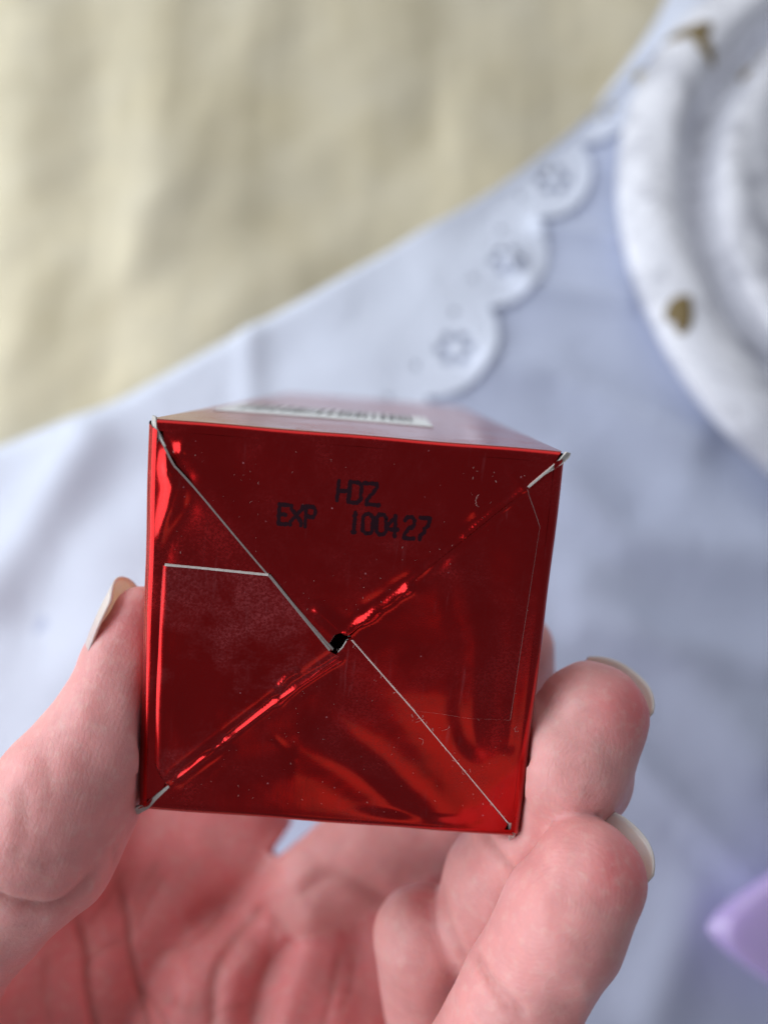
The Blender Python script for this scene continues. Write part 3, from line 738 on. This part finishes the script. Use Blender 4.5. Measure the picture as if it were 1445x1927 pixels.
# thumb
thu = Field().chain([K(264, 1152, 104, 3.6), K(240, 1250, 104, 5.8), K(207, 1370, 102.5, 7.6), K(125, 1500, 100.5, 9.4), K(72, 1590, 99, 9.8), K(-60, 1720, 102, 9.8), K(-230, 1960, 118, 12.5), K(-180, 2350, 140, 16)], 3.0)
thu.ball(cm(228, 1390, 103), 7.4, 3)
# palm
pal = Field()
pal.chain([K(-150, 2250, 146, 17), K(120, 1850, 152, 13.5), K(330, 1690, 166, 11)], 8)
pal.chain([K(150, 2300, 146, 18), K(420, 1900, 153, 13), K(560, 1745, 163, 11)], 8)
pal.chain([K(350, 2350, 142, 18), K(620, 1960, 148, 12), K(720, 1850, 154, 10.5)], 8)
pal.chain([K(500, 2450, 136, 18), K(760, 2150, 138, 12), K(860, 2100, 142, 10)], 8)
pal.chain([K(500, 2600, 132, 18), K(800, 2500, 128, 12), K(900, 2560, 120, 9)], 8)
pal.ball(cm(130, 1560, 160), 9, 10); pal.cone(cm(150, 1600, 158), cm(240, 1420, 168), 9, 7, 8)
pal.cone(cm(-60, 1950, 140), cm(160, 1560, 158), 13, 8, 9)
pal.cone(cm(150, 1560, 164), cm(470, 1590, 168), 11, 11, 8); pal.cone(cm(200, 1470, 170), cm(430, 1500, 174), 10, 9, 8)
pal.cone(cm(560, 1985, 140), cm(620, 1780, 152), 6.5, 5, 5)
pal.cone(cm(200, 2400, 146), cm(180, 2650, 158), 22, 20, 12, ((0, 0, 1), 1.25))
pal.cone(cm(560, 1670, 162), cm(720, 1590, 163), 10, 10, 6); pal.cone(cm(690, 1760, 160), cm(800, 1680, 158), 10, 10, 6)
pal.cone(cm(570, 1632, 164), cm(720, 1550, 164), 7.5, 9, 5)
# web between thumb and index: an opening behind the carton
def carve(F, poly, d0, d1, k):
    lo = np.array([-60, -80, d0]); hi = np.array([30, 10, d1]); sl, g = F.block(lo, hi, 0)
    U_ = CX + FPX * g[0] / g[2] + 0 * g[1]; V_ = CY - FPX * g[1] / g[2] + 0 * g[0]
    best = np.full(U_.shape, 1e9, np.float32)
    for (ax, ay, ar), (bx_, by_, br) in zip(poly[:-1], poly[1:]):
        dx, dy = bx_ - ax, by_ - ay; t = np.clip(((U_ - ax) * dx + (V_ - ay) * dy) / (dx * dx + dy * dy), 0, 1)
        best = np.minimum(best, np.hypot(U_ - ax - t * dx, V_ - ay - t * dy) - (ar + (br - ar) * t))
    v = best * 150 / FPX
    F.D[sl] = -smin(-F.D[sl], v.astype(np.float32), k)
D = pal.D.copy()
D = smin(D, ind.D, 5.0)
tmp = Field(); tmp.D = D; carve(tmp, [(523, 1602, 9), (567, 1556, 15), (655, 1470, 20), (720, 1380, 50)], 120, 186, 2.0); D = tmp.D
D = smin(D, thu.D, 4.0)
D = smin(D, mid.D, 0.9); D = smin(D, lit.D, 0.9); D = smin(D, rin.D, 0.5)
# skin presses flat against the carton
g = np.meshgrid(*axs, indexing='ij', sparse=True)
lx = (g[0] - BC[0]) * BEX[0] + (g[1] - BC[1]) * BEX[1] + (g[2] - BC[2]) * BEX[2]
ly = (g[0] - BC[0]) * BEY[0] + (g[1] - BC[1]) * BEY[1] + (g[2] - BC[2]) * BEY[2]
lz = (g[0] - BC[0]) * BN[0] + (g[1] - BC[1]) * BN[1] + (g[2] - BC[2]) * BN[2]
bd = np.maximum(np.maximum(np.abs(lx) - BW / 2 - 0.22, np.abs(ly) - BH / 2 - 0.22), np.maximum(lz - 0.6, -lz - BL - 0.6))
D = -smin(-D, bd.astype(np.float32), 1.2)
del lx, ly, lz, bd
def surface_nets(D):
    s = D < 0; nx_, ny_, nz_ = D.shape
    cnt = np.zeros((nx_ - 1, ny_ - 1, nz_ - 1), np.uint8)
    for i in (0, 1):
        for j in (0, 1):
            for k in (0, 1): cnt += s[i:nx_ - 1 + i, j:ny_ - 1 + j, k:nz_ - 1 + k]
    act = (cnt > 0) & (cnt < 8); idx = np.full(act.shape, -1, np.int64); I = np.argwhere(act); idx[act] = np.arange(len(I))
    acc = np.zeros((len(I), 3)); num = np.zeros(len(I))
    cor = [(i, j, k) for i in (0, 1) for j in (0, 1) for k in (0, 1)]
    val = {c: D[I[:, 0] + c[0], I[:, 1] + c[1], I[:, 2] + c[2]] for c in cor}
    for a in cor:
        for ax in range(3):
            if a[ax]: continue
            b_ = list(a); b_[ax] = 1; b_ = tuple(b_); va, vb = val[a], val[b_]; m = (va < 0) != (vb < 0)
            t = va[m] / (va[m] - vb[m]); p = np.tile(np.array(a, float), (m.sum(), 1)); p[:, ax] = t
            acc[m] += p; num[m] += 1
    V = I + acc / num[:, None]; Q = []
    for ax in range(3):
        o = [i for i in range(3) if i != ax]
        sa = np.moveaxis(s, ax, 0); ch = sa[:-1] != sa[1:]; pos = np.argwhere(ch); up = sa[:-1][ch]
        ok = (pos[:, 1] > 0) & (pos[:, 2] > 0) & (pos[:, 1] < sa.shape[1] - 1) & (pos[:, 2] < sa.shape[2] - 1); pos, up = pos[ok], up[ok]
        def at(d1, d2):
            c = np.zeros((len(pos), 3), int); c[:, ax] = pos[:, 0]; c[:, o[0]] = pos[:, 1] + d1; c[:, o[1]] = pos[:, 2] + d2
            return idx[c[:, 0], c[:, 1], c[:, 2]]
        q = np.c_[at(-1, -1), at(0, -1), at(0, 0), at(-1, 0)]
        flip = up if ax != 1 else ~up
        q[~flip] = q[~flip][:, ::-1]; Q.append(q)
    return V, np.concatenate(Q)
# close the field on its own border (the wrist end)
for ax in range(3):
    sl = [slice(None)] * 3
    for e in (0, -1): sl[ax] = e; D[tuple(sl)] = np.maximum(D[tuple(sl)], 0.5)
Vh, Qh = surface_nets(D)
Vh = LO + Vh * H
# light smoothing
E1 = np.concatenate([Qh[:, [0, 1]], Qh[:, [1, 2]], Qh[:, [2, 3]], Qh[:, [3, 0]]])
deg = np.bincount(E1.ravel(), minlength=len(Vh))[:, None]
def lap(X):
    s_ = np.zeros_like(X)
    for c in range(X.shape[1]):
        s_[:, c] = np.bincount(E1[:, 0], X[E1[:, 1], c], len(X)) + np.bincount(E1[:, 1], X[E1[:, 0], c], len(X))
    return s_ / deg
for _ in range(3): Vh = Vh * 0.5 + lap(Vh) * 0.5
def vnorm(V):
    n = np.cross(V[Qh[:, 2]] - V[Qh[:, 0]], V[Qh[:, 3]] - V[Qh[:, 1]]); N = np.zeros_like(V)
    for k in range(4):
        for c in range(3): N[:, c] += np.bincount(Qh[:, k], n[:, c], len(V))
    return N / (np.linalg.norm(N, axis=1, keepdims=True) + 1e-9)
Nh = vnorm(Vh)
pu, pv, pd = CX + FPX * Vh[:, 0] / Vh[:, 2], CY - FPX * Vh[:, 1] / Vh[:, 2], Vh[:, 2]
vis = np.clip(-(Nh * Vh).sum(1) / np.linalg.norm(Vh, axis=1) * 3, 0, 1)
# which digit a vertex belongs to
gi = np.clip(((Vh - LO) / H).round().astype(int), 0, NX - 1)
stk = np.stack([F_.D[gi[:, 0], gi[:, 1], gi[:, 2]] for F_ in (pal, ind, thu, mid, rin, lit)], 1); own = stk.argmin(1)
cre = np.zeros(len(Vh)); dis = np.zeros(len(Vh))
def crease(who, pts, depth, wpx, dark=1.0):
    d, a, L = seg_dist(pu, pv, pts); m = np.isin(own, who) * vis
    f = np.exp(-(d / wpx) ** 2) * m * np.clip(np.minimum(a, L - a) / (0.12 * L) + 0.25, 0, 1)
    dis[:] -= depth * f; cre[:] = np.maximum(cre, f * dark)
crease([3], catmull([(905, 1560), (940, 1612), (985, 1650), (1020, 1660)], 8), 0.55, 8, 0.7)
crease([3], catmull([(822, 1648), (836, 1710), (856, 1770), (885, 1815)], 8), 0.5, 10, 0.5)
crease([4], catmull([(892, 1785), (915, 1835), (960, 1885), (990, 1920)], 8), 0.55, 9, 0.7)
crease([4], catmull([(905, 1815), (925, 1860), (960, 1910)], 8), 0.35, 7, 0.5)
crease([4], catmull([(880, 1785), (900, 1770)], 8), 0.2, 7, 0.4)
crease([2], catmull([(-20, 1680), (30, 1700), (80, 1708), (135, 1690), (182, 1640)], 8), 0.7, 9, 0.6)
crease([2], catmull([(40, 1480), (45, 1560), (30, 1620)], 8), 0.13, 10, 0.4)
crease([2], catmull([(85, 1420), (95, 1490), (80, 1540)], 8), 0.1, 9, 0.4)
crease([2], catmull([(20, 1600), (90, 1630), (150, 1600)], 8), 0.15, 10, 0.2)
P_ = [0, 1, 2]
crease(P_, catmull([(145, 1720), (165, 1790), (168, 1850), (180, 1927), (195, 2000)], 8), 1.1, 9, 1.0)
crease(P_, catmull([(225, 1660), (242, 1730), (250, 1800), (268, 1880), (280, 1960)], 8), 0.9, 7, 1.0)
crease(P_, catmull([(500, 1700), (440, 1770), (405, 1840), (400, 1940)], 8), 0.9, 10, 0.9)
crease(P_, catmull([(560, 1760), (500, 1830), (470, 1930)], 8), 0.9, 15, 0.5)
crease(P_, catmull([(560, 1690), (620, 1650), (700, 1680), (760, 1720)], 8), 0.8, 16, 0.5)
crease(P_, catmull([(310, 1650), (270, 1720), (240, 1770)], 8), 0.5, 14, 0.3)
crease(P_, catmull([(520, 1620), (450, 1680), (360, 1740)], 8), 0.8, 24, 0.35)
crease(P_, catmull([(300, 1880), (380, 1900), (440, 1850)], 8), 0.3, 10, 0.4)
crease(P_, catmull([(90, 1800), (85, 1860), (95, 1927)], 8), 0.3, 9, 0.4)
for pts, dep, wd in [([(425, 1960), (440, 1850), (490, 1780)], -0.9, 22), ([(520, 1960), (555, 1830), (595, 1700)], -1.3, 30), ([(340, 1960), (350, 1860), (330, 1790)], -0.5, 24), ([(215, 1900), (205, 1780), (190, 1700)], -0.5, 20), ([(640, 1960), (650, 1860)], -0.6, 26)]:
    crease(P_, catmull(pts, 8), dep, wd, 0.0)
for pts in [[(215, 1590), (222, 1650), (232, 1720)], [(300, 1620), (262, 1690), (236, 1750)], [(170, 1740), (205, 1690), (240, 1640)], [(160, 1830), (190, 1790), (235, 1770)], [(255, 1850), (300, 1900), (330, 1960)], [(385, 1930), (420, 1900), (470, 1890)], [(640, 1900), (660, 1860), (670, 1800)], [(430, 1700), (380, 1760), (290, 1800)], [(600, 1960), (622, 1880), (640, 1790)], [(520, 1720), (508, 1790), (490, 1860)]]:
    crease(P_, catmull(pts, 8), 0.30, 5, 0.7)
# irregular soft swelling of the palm
sw = 0.45 * wob(pu, pv, 51, 0.022) * (own == 0) + 0.12 * wob(pu, pv, 52, 0.05)
Vh = Vh + Nh * (dis + sw * 0.8)[:, None]
# fingerprint phase, redness and painted palm shade
PX = 8.2
phz = np.zeros(len(Vh)); amt = np.zeros(len(Vh))
def whorl(who, cx_, cy_, ax, asp, rad):
    dx, dy = pu - cx_, pv - cy_; p = dx * ax[0] + dy * ax[1]; q = -dx * ax[1] + dy * ax[0]
    r_ = np.sqrt((p / asp) ** 2 + q ** 2 + 1); m = (own == who)
    phz[m] = (2 * math.pi * r_ / PX)[m]; amt[m] = (np.clip((rad - r_) / 90, 0, 1) * vis)[m]
whorl(3, 1085, 1450, (0.35, -0.94), 1.9, 230); whorl(4, 1035, 1705, (0.62, -0.78), 1.25, 240)
m = own == 2; phz[m] = (2 * math.pi * (pu * 0.93 + pv * 0.36 + 12 * wob(pu, pv, 61, 0.01)) / 9.5)[m]; amt[m] = 0.55
m = own == 0; phz[m] = (2 * math.pi * (pu * 0.8 - pv * 0.6 + 30 * wob(pu, pv, 62, 0.006)) / 9.0)[m]; amt[m] = 0.5
red = np.zeros(len(Vh))
def blush(x, y, r_, a): red[:] = np.maximum(red, a * np.exp(-((pu - x) ** 2 + (pv - y) ** 2) / r_ ** 2))
red[:] = np.where(own == 0, 0.80, np.where(own == 1, 0.42, np.where(own == 3, 0.36, 0.44)))  # palm value raised to paint its shade as deeper red
for a in [(1190, 1330, 100, 1.0), (1100, 1560, 60, 0.45), (1185, 1640, 110, 1.0), (1130, 1830, 90, 0.55), (235, 1180, 80, 0.8), (170, 1260, 90, 0.55), (150, 1400, 60, 0.5), (80, 1550, 60, 0.4), (800, 1700, 50, 0.7), (900, 1630, 50, 0.5), (420, 1650, 160, 0.85), (60, 1900, 90, 0.8)]: blush(*a)
pale = np.exp(-((pu - 1000) ** 2 + (pv - 1330) ** 2) / 70 ** 2); red *= 1 - 0.9 * pale * (own == 3)
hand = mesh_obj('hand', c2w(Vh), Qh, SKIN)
for nm, arr in (('flush_shade', red), ('ridge', phz), ('ridge_amount', amt), ('crease', cre)):
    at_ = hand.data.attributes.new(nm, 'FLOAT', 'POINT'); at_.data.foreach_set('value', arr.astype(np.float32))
props(hand, 'bare hand holding the red foil carton between thumb and fingertips', 'hand')

def nail(tip, axis, dors, width, length, rc, over, up, crook=0.0):
    a = np.asarray(axis, float); a /= np.linalg.norm(a); n = np.asarray(dors, float); n -= a * (n @ a); n /= np.linalg.norm(n); b_ = np.cross(a, n)
    nu, nv = 25, 21; fm = min(1.35, width / 2 / rc); V, tv = [], []
    T = np.asarray(tip, float) + n * up
    for i in range(nu):
        f = -fm + 2 * fm * i / (nu - 1)
        e = (abs(f) / fm)
        for j in range(nv):
            t = j / (nv - 1)
            end = over * (1 - 0.75 * e ** 2.4); s0 = -length * (1 - 0.12 * e ** 3)
            x = s0 + (end - s0) * t
            V.append(T + a * x + n * (rc * (math.cos(f) - 1) - 0.012 * x * x - crook * max(0, x)) + b_ * rc * math.sin(f))
            tv.append((x + length) / (length + over))
    o = mesh_obj('fingernail', c2w(V), grid_faces(nu, nv), NAIL, hand)
    s_ = o.modifiers.new('thickness', 'SOLIDIFY'); s_.thickness = 0.0003; s_.offset = 0
    at_ = o.data.attributes.new('tip', 'FLOAT', 'POINT'); at_.data.foreach_set('value', np.array(tv, np.float32)); return o
nail(cm(1152, 1292, 104), (0.58, 0.76, -0.10), (0.62, -0.12, 0.68), 13.0, 9.0, 7.4, 3.2, 4.2)
nail(cm(1152, 1592, 93.5), (0.60, 0.74, -0.05), (0.60, -0.15, 0.70), 11.5, 9.0, 7.0, 3.2, 3.6)
nail(cm(209, 1120, 105), (0.46, 0.887, 0.0), (-0.887, 0.46, 0.10), 11.5, 16.0, 6.6, 2.9, 0.0)
nail(cm(985, 1200, 131), (0.25, 0.95, -0.1), (0.62, -0.1, 0.75), 10.0, 9.0, 6.6, 2.0, 4.0)
nail(cm(1100, 2045, 87.5), (0.62, 0.72, -0.1), (0.62, -0.2, 0.7), 9.0, 8.0, 5.8, 2.0, 3.0)
